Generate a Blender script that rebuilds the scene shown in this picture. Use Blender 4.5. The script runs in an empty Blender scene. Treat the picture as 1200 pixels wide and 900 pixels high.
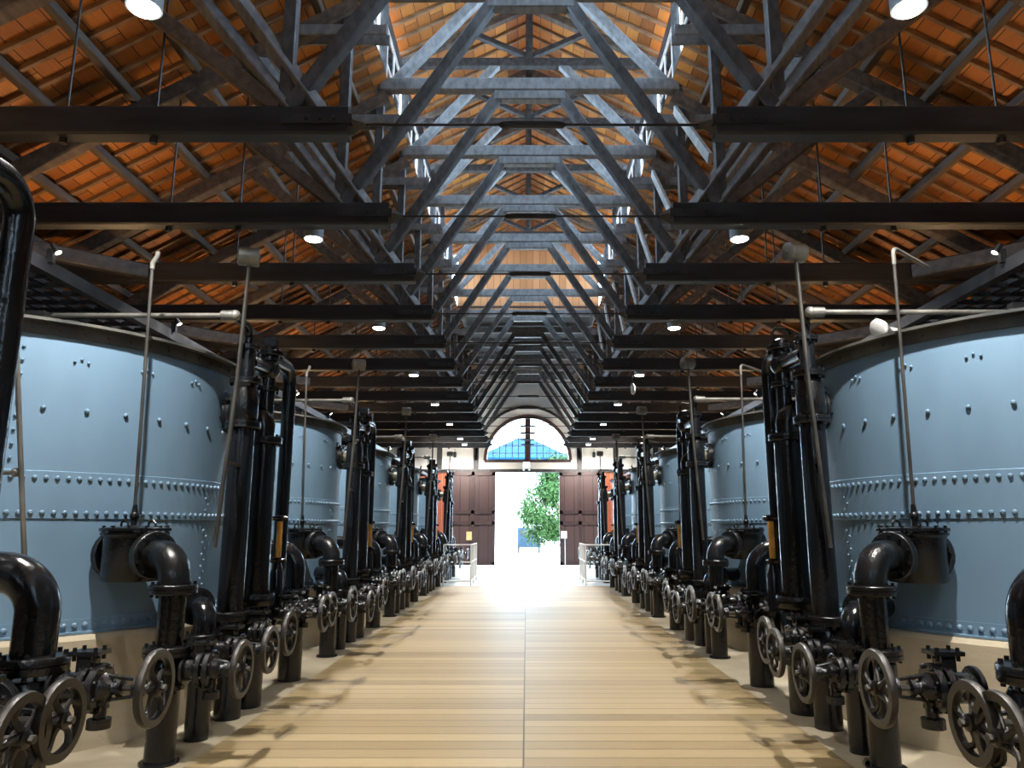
import bpy, math, random
from mathutils import Vector, Matrix, Quaternion
random.seed(7)
PI = math.pi
SC = bpy.context.scene
COL = SC.collection
# ------------------------------------------------------------------ camera, sky, exposure
cam_d = bpy.data.cameras.new('camera'); cam = bpy.data.objects.new('camera', cam_d); COL.objects.link(cam)
cam.location = (0, 0, 1.5)
cam.rotation_euler = (math.radians(90 + 10.94), 0, 0)
cam_d.sensor_width = 36.0; cam_d.lens = 880.0 / 1200.0 * 36.0
cam_d.shift_x = -17.0 / 1200.0
cam_d.clip_start = 0.05; cam_d.clip_end = 500
SC.camera = cam
SC.view_settings.view_transform = 'Standard'
SC.view_settings.look = 'None'
SC.view_settings.exposure = 0.0
SC.view_settings.gamma = 1.0
SC.view_settings.use_curve_mapping = False
SKY_STRENGTH = 34.0
DOWN_W, SPOT_W, UP_W = 1050.0, 14.0, 150.0
DOWN_C, SPOT_C, UP_C = (1.0, .96, .90), (1.0, .93, .82), (1.0, .62, .30)
world = bpy.data.worlds.new('daylight'); SC.world = world; world.use_nodes = True
wn = world.node_tree.nodes; wl = world.node_tree.links
bg = wn['Background']; bg.inputs['Color'].default_value = (.58, .79, 1.0, 1); bg.inputs['Strength'].default_value = SKY_STRENGTH
SC.cycles.use_denoising = True
SC.cycles.max_bounces = 8
SC.cycles.transparent_max_bounces = 16
SC.cycles.sample_clamp_indirect = 6.0
SC.cycles.caustics_reflective = False
SC.cycles.caustics_refractive = False

def portal(loc, rot, sx, sy, name):
    d = bpy.data.lights.new(name, 'AREA'); d.shape = 'RECTANGLE'; d.size = sx; d.size_y = sy
    d.cycles.is_portal = True
    o = bpy.data.objects.new(name, d); COL.objects.link(o); o.location = loc; o.rotation_euler = rot
    return o
portal((.05, 32.35, 1.95), (-PI/2, 0, 0), 2.7, 3.9, 'door_daylight')
portal((.05, 32.35, 5.3), (-PI/2, 0, 0), 3.6, 1.9, 'arch_daylight')
portal((-2.40, 5.5, 8.85), (0, -PI/2, 0), 1.3, 33.0, 'clerestory_daylight')
portal((2.50, 5.5, 8.85), (0, PI/2, 0), 1.3, 33.0, 'clerestory_daylight')

# ------------------------------------------------------------------ materials
def nt(name):
    m = bpy.data.materials.new(name); m.use_nodes = True
    n = m.node_tree.nodes; l = m.node_tree.links
    return m, n, l, n['Principled BSDF']
def ramp(n, stops):
    r = n.new('ShaderNodeValToRGB'); cr = r.color_ramp
    while len(cr.elements) < len(stops): cr.elements.new(.5)
    for e, (p, c) in zip(cr.elements, stops): e.position = p; e.color = (*c, 1)
    return r
def noisy(name, c0, c1, rough=(.4, .6), scale=(4, 4, 4), metal=0.0, bump=0.0, bscale=40, detail=5, spec=.5, nscale=1.0, lo=.35, hi=.68):
    m, n, l, b = nt(name)
    tc = n.new('ShaderNodeTexCoord'); mp = n.new('ShaderNodeMapping'); mp.inputs['Scale'].default_value = scale
    l.new(tc.outputs['Object'], mp.inputs['Vector'])
    ns = n.new('ShaderNodeTexNoise'); ns.inputs['Scale'].default_value = nscale; ns.inputs['Detail'].default_value = detail
    l.new(mp.outputs[0], ns.inputs['Vector'])
    r = ramp(n, [(lo, c0), (hi, c1)]); l.new(ns.outputs['Fac'], r.inputs['Fac']); l.new(r.outputs['Color'], b.inputs['Base Color'])
    mr = n.new('ShaderNodeMapRange'); mr.inputs['To Min'].default_value = rough[0]; mr.inputs['To Max'].default_value = rough[1]
    l.new(ns.outputs['Fac'], mr.inputs['Value']); l.new(mr.outputs[0], b.inputs['Roughness'])
    b.inputs['Metallic'].default_value = metal; b.inputs['Specular IOR Level'].default_value = spec
    if bump:
        n2 = n.new('ShaderNodeTexNoise'); n2.inputs['Scale'].default_value = bscale; n2.inputs['Detail'].default_value = 3
        l.new(mp.outputs[0], n2.inputs['Vector'])
        bp = n.new('ShaderNodeBump'); bp.inputs['Strength'].default_value = bump; bp.inputs['Distance'].default_value = .01
        l.new(n2.outputs['Fac'], bp.inputs['Height']); l.new(bp.outputs[0], b.inputs['Normal'])
    return m
def emis(name, c, s):
    m, n, l, b = nt(name)
    b.inputs['Base Color'].default_value = (*c, 1); b.inputs['Emission Color'].default_value = (*c, 1); b.inputs['Emission Strength'].default_value = s
    return m
def boards(name, cols, mortar, bw, rh, rough=.6, offset=.5, gap=.006, swap=False, shift=(0, 0, 0), bump=.25, grain=(1.5, 18, 1), spec=.5):
    m, n, l, b = nt(name)
    tc = n.new('ShaderNodeTexCoord'); mp = n.new('ShaderNodeMapping'); mp.inputs['Location'].default_value = shift
    if swap: mp.inputs['Rotation'].default_value = (0, 0, PI/2)
    l.new(tc.outputs['Object'], mp.inputs['Vector'])
    br = n.new('ShaderNodeTexBrick'); br.offset = offset; br.offset_frequency = 2
    br.inputs['Color1'].default_value = (0, 0, 0, 1); br.inputs['Color2'].default_value = (1, 1, 1, 1)
    br.inputs['Mortar'].default_value = (.5, .5, .5, 1)
    br.inputs['Scale'].default_value = 1; br.inputs['Mortar Size'].default_value = gap; br.inputs['Brick Width'].default_value = bw; br.inputs['Row Height'].default_value = rh
    br.inputs['Mortar Smooth'].default_value = .1
    l.new(mp.outputs[0], br.inputs['Vector'])
    g = n.new('ShaderNodeMapping'); g.inputs['Scale'].default_value = grain; l.new(mp.outputs[0], g.inputs['Vector'])
    ns = n.new('ShaderNodeTexNoise'); ns.inputs['Scale'].default_value = 2.2; ns.inputs['Detail'].default_value = 6; l.new(g.outputs[0], ns.inputs['Vector'])
    ad = n.new('ShaderNodeMath'); ad.operation = 'MULTIPLY_ADD'; ad.inputs[1].default_value = .62; l.new(br.outputs['Color'], ad.inputs[0])
    sc = n.new('ShaderNodeMath'); sc.operation = 'MULTIPLY'; sc.inputs[1].default_value = .42; l.new(ns.outputs['Fac'], sc.inputs[0]); l.new(sc.outputs[0], ad.inputs[2])
    r = ramp(n, [(i/(len(cols)-1), c) for i, c in enumerate(cols)]); l.new(ad.outputs[0], r.inputs['Fac'])
    mx = n.new('ShaderNodeMix'); mx.data_type = 'RGBA'; l.new(br.outputs['Fac'], mx.inputs[0]); l.new(r.outputs['Color'], mx.inputs[6]); mx.inputs[7].default_value = (*mortar, 1)
    l.new(mx.outputs[2], b.inputs['Base Color']); b.inputs['Roughness'].default_value = rough; b.inputs['Specular IOR Level'].default_value = spec
    bp = n.new('ShaderNodeBump'); bp.inputs['Strength'].default_value = bump; bp.inputs['Distance'].default_value = .006; bp.invert = True
    l.new(br.outputs['Fac'], bp.inputs['Height']); l.new(bp.outputs[0], b.inputs['Normal'])
    return m
M = {}
M['tank'] = noisy('tank_paint', (.112, .186, .268), (.172, .28, .385), (.36, .5), (.9, .9, .35), bump=.12, bscale=9, nscale=1.6, lo=.2, hi=.8)
M['rim'] = noisy('rim_steel', (.035, .038, .036), (.12, .115, .10), (.45, .7), (3, 3, 3), metal=.3)
M['pipe'] = noisy('black_enamel', (.004, .0047, .006), (.009, .0098, .012), (.12, .28), (3, 3, 2), bump=.25, bscale=14, spec=.42)
M['pipe_dull'] = noisy('worn_black_paint', (.0045, .0048, .0055), (.0115, .0118, .0125), (.15, .34), (5, 5, 3), bump=.3, bscale=16, spec=.42)
M['wheel'] = noisy('wheel_iron', (.012, .0105, .009), (.034, .029, .024), (.28, .48), (9, 9, 9), metal=.3, bump=.15)
M['bolt'] = noisy('bolt_iron', (.02, .019, .018), (.07, .065, .06), (.3, .5), (12, 12, 12), metal=.5)
M['rod'] = noisy('rod_steel', (.028, .026, .024), (.075, .07, .062), (.4, .6), (6, 6, 3), metal=.4)
M['galv'] = noisy('galvanised_pipe', (.15, .145, .13), (.30, .29, .26), (.35, .55), (6, 6, 3), metal=.5)
M['nozzle'] = noisy('nozzle_cream', (.10, .095, .06), (.30, .28, .20), (.4, .6), (7, 7, 7))
M['concrete'] = noisy('plinth_concrete', (.30, .255, .175), (.45, .385, .275), (.75, .9), (1.2, 1.2, 2.2), bump=.2, bscale=20)
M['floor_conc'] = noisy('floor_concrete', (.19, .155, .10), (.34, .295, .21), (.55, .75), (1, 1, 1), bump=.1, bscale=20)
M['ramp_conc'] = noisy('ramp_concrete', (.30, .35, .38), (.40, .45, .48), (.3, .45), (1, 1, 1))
M['planks'] = boards('floor_planks', [(.10, .068, .030), (.168, .121, .056), (.212, .157, .077), (.27, .207, .107)], (.04, .026, .011), 2.6, .2, .5, offset=0.0, gap=.006, spec=.35, shift=(.02, 0, 0), grain=(2, 22, 1))
M['timber'] = noisy('dark_timber', (.014, .012, .0115), (.055, .050, .048), (.38, .6), (9, 1.6, 9), bump=.35, bscale=22, nscale=1.3)
M['tie'] = noisy('tie_timber', (.007, .007, .0078), (.021, .021, .023), (.4, .62), (1.2, 9, 9), bump=.3, bscale=22, nscale=1.3)
M['strut'] = noisy('weathered_timber', (.075, .073, .074), (.215, .21, .21), (.34, .55), (9, 3, 5), bump=.35, bscale=22, nscale=1.6, lo=.25, hi=.8)
M['pale_timber'] = noisy('pale_timber', (.28, .28, .27), (.48, .47, .45), (.5, .7), (6, 3, 6), bump=.2)
M['brace'] = noisy('shaded_brace_timber', (.022, .0215, .022), (.105, .103, .106), (.34, .55), (9, 3, 5), bump=.35, bscale=22, nscale=1.6, lo=.25, hi=.8)  # strut timber darkened: shade on braces and posts put into the colour
M['purlin'] = noisy('purlin_timber', (.05, .034, .024), (.125, .088, .064), (.55, .75), (9, 1, 9), bump=.2, nscale=1.2)
M['rafter'] = noisy('rafter_timber', (.15, .08, .038), (.30, .17, .09), (.55, .75), (2, 9, 9), nscale=1.2)
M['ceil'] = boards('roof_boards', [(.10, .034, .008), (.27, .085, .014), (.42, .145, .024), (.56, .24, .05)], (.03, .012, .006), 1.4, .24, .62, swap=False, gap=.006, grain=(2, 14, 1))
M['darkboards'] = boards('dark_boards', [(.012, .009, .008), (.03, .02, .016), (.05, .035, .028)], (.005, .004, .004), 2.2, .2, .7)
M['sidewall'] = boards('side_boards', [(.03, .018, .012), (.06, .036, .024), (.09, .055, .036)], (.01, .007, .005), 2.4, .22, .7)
M['bulk'] = boards('bulkhead_boards', [(.30, .12, .04), (.42, .17, .06), (.5, .22, .09)], (.12, .05, .02), .2, 3.0, .6, offset=0)
M['plaster'] = noisy('cream_plaster', (.80, .75, .67), (.9, .86, .79), (.8, .95), (.6, .6, .6))
M['brick'] = boards('red_brick', [(.22, .05, .025), (.32, .08, .035), (.4, .11, .05)], (.3, .2, .15), .23, .075, .8, gap=.008)
M['door'] = boards('door_boards', [(.042, .021, .02), (.06, .032, .03), (.078, .043, .04)], (.03, .014, .012), 4.0, .4, .5, swap=True, offset=0, gap=.02)
M['doortrim'] = noisy('door_trim', (.034, .017, .016), (.056, .029, .027), (.45, .6), (4, 4, 4))
M['winpaint'] = noisy('faded_window_paint', (.42, .34, .30), (.58, .49, .44), (.5, .7), (5, 5, 5))
M['winframe'] = noisy('window_frame_brown', (.05, .022, .018), (.09, .04, .03), (.4, .6), (5, 5, 5))
M['white'] = noisy('white_paint', (.72, .72, .70), (.84, .84, .82), (.35, .5), (3, 3, 3))
M['black'] = noisy('black_steel', (.010, .010, .011), (.03, .03, .032), (.3, .5), (5, 5, 5), metal=.3)
M['steel'] = noisy('walkway_steel', (.022, .022, .025), (.055, .056, .062), (.3, .45), (5, 5, 5), metal=.4)
M['lampbody'] = noisy('lamp_grey', (.22, .26, .30), (.34, .38, .42), (.35, .5), (5, 5, 5))
M['lens'] = emis('lamp_lens', (1, .95, .86), 30)
M['spotlens'] = emis('spot_lens', (1, .9, .75), 14)
M['exit'] = emis('sign_face', (.75, .95, .88), 1.6)
M['yellow'] = noisy('amber_tube', (.66, .33, .05), (.82, .46, .10), (.2, .35), (5, 5, 5))
M['paletube'] = noisy('pale_glass_tube', (.45, .46, .44), (.6, .61, .58), (.15, .3), (5, 5, 5))
M['paper'] = noisy('notice_cream', (.62, .40, .15), (.72, .5, .22), (.6, .8), (5, 5, 5))
M['leaf'] = noisy('tree_leaf', (.017, .04, .009), (.036, .066, .021), (.4, .6), (2, 2, 2))
M['bark'] = noisy('tree_bark', (.10, .07, .045), (.2, .15, .1), (.7, .9), (8, 8, 2))
M['yard'] = noisy('yard_paving', (.55, .54, .5), (.72, .7, .66), (.7, .9), (.5, .5, .5))
M['blueroof'] = noisy('blue_sheet_roof', (.0022, .019, .036), (.004, .027, .05), (.8, .9), (.4, 4, .4), spec=.05)
M['leaf'].node_tree.nodes['Principled BSDF'].inputs['Specular IOR Level'].default_value = .05
M['vanpaint'] = noisy('blue_grey_paint', (.012, .022, .034), (.018, .03, .045), (.5, .6), (1, 1, 1), spec=.1)
M['rubber'] = noisy('rubber', (.012, .012, .012), (.025, .025, .025), (.6, .8), (5, 5, 5))
def glass(name, tint, gl):
    m = bpy.data.materials.new(name); m.use_nodes = True
    n = m.node_tree.nodes; l = m.node_tree.links; n.remove(n['Principled BSDF'])
    t = n.new('ShaderNodeBsdfTransparent'); t.inputs[0].default_value = (*tint, 1)
    g = n.new('ShaderNodeBsdfGlossy'); g.inputs['Roughness'].default_value = .05
    fr = n.new('ShaderNodeFresnel'); fr.inputs[0].default_value = gl
    mx = n.new('ShaderNodeMixShader'); l.new(fr.outputs[0], mx.inputs[0]); l.new(t.outputs[0], mx.inputs[1]); l.new(g.outputs[0], mx.inputs[2])
    l.new(mx.outputs[0], n['Material Output'].inputs['Surface'])
    return m
M['glass'] = glass('window_glass', (.93, .96, .98), 1.35)

# ------------------------------------------------------------------ mesh helpers
ORG = {}
def V(*a): return Vector(a[0] if len(a) == 1 else a)
def basis(d):
    d = d.normalized()
    u = Vector((0, 0, 1)) if abs(d.z) < .95 else Vector((0, 1, 0))
    a = u.cross(d).normalized(); b = d.cross(a).normalized()
    return a, b, d
class MB:
    def __init__(s): s.v = []; s.f = []
    def add(s, vs, fs):
        o = len(s.v); s.v += [tuple(v) for v in vs]; s.f += [tuple(i + o for i in f) for f in fs]; return s
    def box(s, c, size, mat=None):
        c = V(c); h = [x / 2 for x in size]; vs = []
        for x in (-1, 1):
            for y in (-1, 1):
                for z in (-1, 1):
                    p = Vector((x*h[0], y*h[1], z*h[2])); vs.append(c + (mat @ p if mat else p))
        return s.add(vs, [(0, 1, 3, 2), (4, 6, 7, 5), (0, 4, 5, 1), (2, 3, 7, 6), (0, 2, 6, 4), (1, 5, 7, 3)])
    def b2(s, x0, x1, y0, y1, z0, z1): return s.box(((x0+x1)/2, (y0+y1)/2, (z0+z1)/2), (abs(x1-x0), abs(y1-y0), abs(z1-z0)))
    def beam(s, p0, p1, w, h, roll=0):   # w sideways, h in the vertical-ish plane; chamfered edges
        p0, p1 = V(p0), V(p1); a, b, d = basis(p1 - p0)
        if roll: q = Quaternion(d, roll); a, b = q @ a, q @ b
        ch = min(w, h) * .1
        prof = [(-w/2+ch, -h/2), (w/2-ch, -h/2), (w/2, -h/2+ch), (w/2, h/2-ch), (w/2-ch, h/2), (-w/2+ch, h/2), (-w/2, h/2-ch), (-w/2, -h/2+ch)]
        vs = [p0 + a*x + b*y for x, y in prof] + [p1 + a*x + b*y for x, y in prof]
        fs = [(i, (i+1) % 8, 8+(i+1) % 8, 8+i) for i in range(8)] + [tuple(range(7, -1, -1)), tuple(range(8, 16))]
        return s.add(vs, fs)
    def lathe(s, o, ax, prof, n=20):     # prof: (t along axis, radius)
        o = V(o); a, b, d = basis(V(ax)); vs = []; fs = []
        for t, r in prof:
            for i in range(n):
                q = 2*PI*i/n; vs.append(o + d*t + (a*math.cos(q) + b*math.sin(q))*r)
        for j in range(len(prof)-1):
            for i in range(n):
                i2 = (i+1) % n; fs.append((j*n+i, j*n+i2, (j+1)*n+i2, (j+1)*n+i))
        fs.append(tuple(range(n-1, -1, -1))); k = (len(prof)-1)*n; fs.append(tuple(range(k, k+n)))
        return s.add(vs, fs)
    def cyl(s, p0, p1, r, r1=None, n=16):
        p0, p1 = V(p0), V(p1); L = (p1-p0).length
        return s.lathe(p0, p1-p0, [(0, r), (L, r if r1 is None else r1)], n)
    def tube(s, pts, r, n=16, closed=False):
        pts = [V(p) for p in pts]; N = len(pts); vs = []; fs = []
        rr = r if isinstance(r, (list, tuple)) else [r]*N
        def tan(i):
            if closed: return (pts[(i+1) % N] - pts[i-1]).normalized()
            return (pts[min(i+1, N-1)] - pts[max(i-1, 0)]).normalized()
        a, b, d = basis(tan(0))
        for i in range(N):
            t = tan(i); q = d.rotation_difference(t); a = q @ a; b = q @ b; d = t
            for k in range(n):
                an = 2*PI*k/n; vs.append(pts[i] + (a*math.cos(an) + b*math.sin(an))*rr[i])
        for i in range(N if closed else N-1):
            i2 = (i+1) % N
            for k in range(n):
                k2 = (k+1) % n; fs.append((i*n+k, i*n+k2, i2*n+k2, i2*n+k))
        if not closed: fs.append(tuple(range(n-1, -1, -1))); fs.append(tuple(range((N-1)*n, N*n)))
        return s.add(vs, fs)
    def sphere(s, c, r, n=12, m=8, sq=(1, 1, 1)):
        c = V(c); vs = [c + Vector((0, 0, r*sq[2]))]; fs = []
        for j in range(1, m):
            for i in range(n):
                t = PI*j/m; q = 2*PI*i/n
                vs.append(c + Vector((r*math.sin(t)*math.cos(q)*sq[0], r*math.sin(t)*math.sin(q)*sq[1], r*math.cos(t)*sq[2])))
        vs.append(c - Vector((0, 0, r*sq[2])))
        for i in range(n): fs.append((0, 1+i, 1+(i+1) % n))
        for j in range(m-2):
            for i in range(n): fs.append((1+j*n+i, 1+(j+1)*n+i, 1+(j+1)*n+(i+1) % n, 1+j*n+(i+1) % n))
        L = len(vs)-1
        for i in range(n): fs.append((L, 1+(m-2)*n+(i+1) % n, 1+(m-2)*n+i))
        return s.add(vs, fs)
    def bolts(s, c, ax, R, n, br=.014, bh=.024, ph=0.0):
        a, b, d = basis(V(ax)); c = V(c)
        for i in range(n):
            q = 2*PI*(i+.5)/n + ph; p = c + (a*math.cos(q) + b*math.sin(q))*R
            s.cyl(p - d*bh, p + d*bh, br, n=6)
        return s
    def flange(s, c, ax, r, t=.06, n=24, nb=8, br=.013):   # a pair of bolted discs
        c = V(c); d = V(ax).normalized()
        e = t*.08
        s.lathe(c - d*t/2, d, [(0, r*.72), (t*.06, r*.97), (t*.14, r), (t*.46, r), (t*.5-e*.3, r*.985), (t*.5-e*.3, r*.93), (t*.5+e*.3, r*.93), (t*.5+e*.3, r*.985), (t*.54, r), (t*.86, r), (t*.94, r*.97), (t, r*.72)], n)
        s.bolts(c, d, r*.85, nb, br, t*.5 + .016)
        return s
    def build(s, name, mat, parent=None, sharp=35, flat=False):
        me = bpy.data.meshes.new(name); org = ORG.get(parent.name, Vector()) if parent else Vector()
        me.from_pydata([(v[0]-org.x, v[1]-org.y, v[2]-org.z) for v in s.v], [], s.f); me.update()
        if not flat:
            me.polygons.foreach_set('use_smooth', [True]*len(me.polygons)); me.set_sharp_from_angle(angle=math.radians(sharp))
        o = bpy.data.objects.new(name, me); me.materials.append(M[mat] if isinstance(mat, str) else mat); COL.objects.link(o)
        if parent: o.parent = parent; ORG[o.name] = org
        return o
def build_at(mb, name, mat, loc, **k):      # one-mesh thing with its own origin
    loc = V(loc); m2 = MB(); m2.v = [(v[0]-loc.x, v[1]-loc.y, v[2]-loc.z) for v in mb.v]; m2.f = mb.f
    o = m2.build(name, mat, **k); o.location = loc; ORG[o.name] = loc; return o
def tag(o, label=None, cat=None, group=None, kind=None):
    if label: o['label'] = label
    if cat: o['category'] = cat
    if group: o['group'] = group
    if kind: o['kind'] = kind
    return o
def thing(name, loc, label, cat, group=None):
    o = bpy.data.objects.new(name, None); COL.objects.link(o); o.location = loc; o.empty_display_size = .1
    ORG[o.name] = V(loc); return tag(o, label, cat, group)
def structure(name, mb, mat, label=None, parent=None, **k):
    o = mb.build(name, mat, parent, **k)
    if not parent: tag(o, label, None, None, 'structure')
    return o
KIDS = {}
def copy_tree(o, off, parent=None):
    c = o.copy(); COL.objects.link(c)
    if parent: c.parent = parent
    else: c.location = o.location + Vector(off)
    for ch in o.children: copy_tree(ch, off, c)
    return c
def arc_path(p0, corner, p1, R, n=10):
    p0, corner, p1 = V(p0), V(corner), V(p1)
    d0 = (p0-corner).normalized(); d1 = (p1-corner).normalized(); ang = d0.angle(d1)
    t = R/math.tan(ang/2); a = corner + d0*t; b = corner + d1*t
    cen = corner + (d0+d1).normalized()*(R/math.sin(ang/2))
    va, vb = a-cen, b-cen; q = va.rotation_difference(vb)
    pts = [p0]
    for i in range(n+1):
        pts.append(cen + Quaternion().slerp(q, i/n) @ va)
    pts.append(p1); return pts
ORDN = ['first', 'second', 'third', 'fourth', 'fifth', 'sixth', 'seventh', 'eighth', 'ninth', 'tenth', 'eleventh', 'twelfth', 'thirteenth', 'fourteenth', 'fifteenth', 'sixteenth', 'seventeenth', 'eighteenth', 'nineteenth', 'twentieth']
def nth(i): return ('nearest' if i == 0 else ORDN[i] + ' nearest')

# ------------------------------------------------------------------ setting
YW = 32.0; XW = 7.3; TX = .05
def zr(x): return 8.02 - .56*(abs(x) - 2.1)       # underside of the roof boards
Y0, Y1 = -11.0, YW
m = MB(); m.b2(-2.2, 2.1, Y0, 20.85, -.1, 0); structure('floor', m, 'planks', 'tan timber plank floor of the central aisle')
m = MB(); m.b2(-XW, -2.2, Y0, 20.85, -.1, 0); structure('floor_left', m, 'floor_conc', 'pale concrete floor strip under the left tanks')
m = MB(); m.b2(2.1, XW, Y0, 20.85, -.1, 0); structure('floor_right', m, 'floor_conc', 'pale concrete floor strip under the right tanks')
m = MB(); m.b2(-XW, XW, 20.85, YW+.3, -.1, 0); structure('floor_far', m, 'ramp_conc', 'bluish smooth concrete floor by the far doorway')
for sd, X in (('left', -XW), ('right', XW)):
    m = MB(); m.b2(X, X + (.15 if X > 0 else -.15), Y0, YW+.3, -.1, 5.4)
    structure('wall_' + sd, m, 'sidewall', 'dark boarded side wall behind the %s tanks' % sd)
# sloping roof boards: flat slabs in their own local axes so the boards follow the slope
def slope_ceiling(name, xin, zin, xout, zout, y0, y1, mat, label):
    L = math.hypot(xout-xin, zout-zin); ang = math.atan2(zout-zin, xout-xin)
    m = MB(); n = 1
    m.b2(0, y1-y0, 0, L, 0, .06)
    o = m.build(name, mat)
    ex = Vector((0, 1, 0)); ey = Vector((math.cos(ang), 0, math.sin(ang))); ez = ex.cross(ey)
    if ez.z < 0:
        ex = Vector((0, -1, 0)); ez = ex.cross(ey); o.location = (xin, y1, zin)
    else: o.location = (xin, y0, zin)
    o.rotation_euler = Matrix((ex, ey, ez)).transposed().to_euler()
    tag(o, label, None, None, 'structure'); ORG[o.name] = V(o.location); return o
YC0, YC1 = 1.5, 21.95
ceil = {}
for sg, sd in ((-1, 'left'), (1, 'right')):
    ceil[sg] = slope_ceiling('ceiling_' + sd, TX + sg*2.1, zr(2.1), TX + sg*7.6, zr(7.6), Y0, YW+.2, 'ceil', 'orange boarded %s roof slope over the tanks' % sd)
    ceil[sg*2] = slope_ceiling('ceiling_monitor_' + sd, TX, 11.0, TX + sg*2.45, 9.72, Y0, YC1+.1, 'ceil', 'orange boarded %s slope of the raised ridge roof' % sd)
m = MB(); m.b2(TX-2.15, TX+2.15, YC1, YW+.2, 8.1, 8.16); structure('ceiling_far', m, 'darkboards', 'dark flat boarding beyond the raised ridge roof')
m = MB(); m.b2(TX-2.15, TX+2.15, YC1+.02, YC1+.08, 7.95, 11.0); o = structure('wall_bulkhead', m, 'bulk', 'orange upright boards closing the end of the ridge roof')
# near end wall closing the hall behind the camera
m = MB(); m.b2(-XW, XW, Y0-.15, Y0, -.1, 5.4); m.b2(TX-2.2, TX+2.2, Y0-.15, Y0, 5.4, 11.0)
for sg in (-1, 1):
    xs = [2.2, 3.5, 5, 6.5, 7.3]
    for a, b in zip(xs, xs[1:]): m.b2(TX+sg*a, TX+sg*b, Y0-.15, Y0, 5.4, max(5.5, zr(b)))
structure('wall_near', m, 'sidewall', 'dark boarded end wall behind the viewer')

def local_part(mb, name, mat, parent):      # mesh in world coords parented under a rotated structure
    o = mb.build(name, mat); o.parent = parent; o.matrix_parent_inverse = (Matrix.Translation(parent.location) @ parent.rotation_euler.to_matrix().to_4x4()).inverted(); return o
# common rafters
for sg in (-1, 1):
    rm = None
    for i in range(96):
        y = 3.1 + i*.303
        if rm is None:
            mb = MB(); mb.beam((TX + sg*2.1, y, zr(2.1)-.03), (TX + sg*7.5, y, zr(7.5)-.03), .05, .06)
            rm = local_part(mb, 'rafter', 'rafter', ceil[sg])
        else:
            c = rm.copy(); COL.objects.link(c); c.location = rm.location + Vector((0, i*.303, 0))
    rm = None
    for i in range(48):
        y = 4.0 + i*.379
        if rm is None:
            mb = MB(); mb.beam((TX + sg*.04, y, 10.95), (TX + sg*2.42, y, 9.70), .05, .06)
            rm = local_part(mb, 'rafter', 'rafter', ceil[sg*2])
        else:
            c = rm.copy(); COL.objects.link(c); c.location = rm.location + Vector((0, i*.379, 0))
# purlins: each a timber of its own
for sg, sd in ((-1, 'left'), (1, 'right')):
    for i, x in enumerate((2.55, 3.25, 3.97, 4.66, 5.34, 6.02, 6.7)):
        mb = MB(); z = zr(x) - .06 - .055
        mb.beam((TX+sg*x, Y0, z), (TX+sg*x, YW, z), .10, .11)
        o = build_at(mb, 'roof_purlin', 'purlin', (TX+sg*x, 2.6, z))
        tag(o, 'long brown purlin on the %s roof slope, %s counted from the ridge' % (sd, ORDN[i]), 'purlin', 'purlins of the side roof slopes')
# clerestory: sill, head and windows on both sides
nwin = 0
BAY = 1.987
def yt(n): return 6.12 + (n-1)*BAY
for sg, sd in ((-1, 'left'), (1, 'right')):
    X = TX + sg*2.28
    m = MB(); m.beam((X, Y0, 8.12), (X, YC1, 8.12), .07, .2); structure('trim_sill_' + sd, m, 'timber', 'dark sill beam under the %s clerestory windows' % sd)
    m = MB(); m.beam((X, Y0, 9.5), (X, YC1, 9.5), .07, .2); structure('trim_head_' + sd, m, 'timber', 'dark head beam over the %s clerestory windows' % sd)
    for n in range(-7, 9):
        nwin += 1
        a, b = yt(n)+.08, yt(n+1)-.08
        m = MB()
        for z in (8.25, 9.37): m.b2(X-.018, X+.018, a, b, z-.03, z+.03)
        for q in range(4): yy = a+.03 + (b-a-.06)*q/3; m.b2(X-.014, X+.014, yy-.014, yy+.014, 8.25, 9.37)
        m.b2(X-.012, X+.012, a, b, 8.8, 8.82)
        f = m.build('window_%d' % nwin, 'winpaint'); tag(f, 'bright clerestory window on the %s, %s bay from the near end' % (sd, ORDN[n+7]), None, 'clerestory windows', 'structure')
        g = MB(); g.b2(X-.003, X+.003, a+.02, b-.02, 8.27, 9.35); g.build('pane', 'glass', f)
# far gable wall with doorway and half-round window
DW, DH = 1.33, 3.9
AR, AZ = 1.74, 4.38
m = MB()
def wall_strip(mb, x0, x1, z0, z1): mb.b2(x0, x1, YW, YW+.25, z0, z1)
m = MB()
wall_strip(m, -XW, TX-AR, 3.95, 5.6); wall_strip(m, TX+AR, XW, 3.95, 5.6); wall_strip(m, TX-AR, TX+AR, 3.95, AZ)
N = 28
for i in range(N):
    a0 = PI*i/N; a1 = PI*(i+1)/N
    xa, xb = AR*math.cos(a0), AR*math.cos(a1); za, zb = AZ+AR*1.04*math.sin(a0), AZ+AR*1.04*math.sin(a1)
    vs = [(TX+xa, YW, za), (TX+xb, YW, zb), (TX+xb, YW, 8.3), (TX+xa, YW, 8.3), (TX+xa, YW+.25, za), (TX+xb, YW+.25, zb), (TX+xb, YW+.25, 8.3), (TX+xa, YW+.25, 8.3)]
    m.add(vs, [(0, 1, 2, 3), (7, 6, 5, 4), (0, 4, 5, 1), (2, 6, 7, 3)])
for sg in (-1, 1):
    xs = [AR, 2.3, 3, 4, 5, 6, XW]
    for a, b in zip(xs, xs[1:]): wall_strip(m, TX+sg*a if a == AR else sg*a, sg*b, 5.6, max(5.7, zr(b)+.5))
structure('wall_far', m, 'plaster', 'cream plaster gable wall around the half-round window', flat=True)
m = MB(); wall_strip(m, -XW, -3.2, -.1, 3.95); wall_strip(m, 3.1, XW, -.1, 3.95); structure('wall_far_lower', m, 'brick', 'red brick lower end wall beside the doors')
m = MB(); m.b2(-XW, XW, YW-.08, YW+.02, 3.86, 4.0); structure('trim_lintel', m, 'timber', 'dark rail over the sliding doors')
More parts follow.
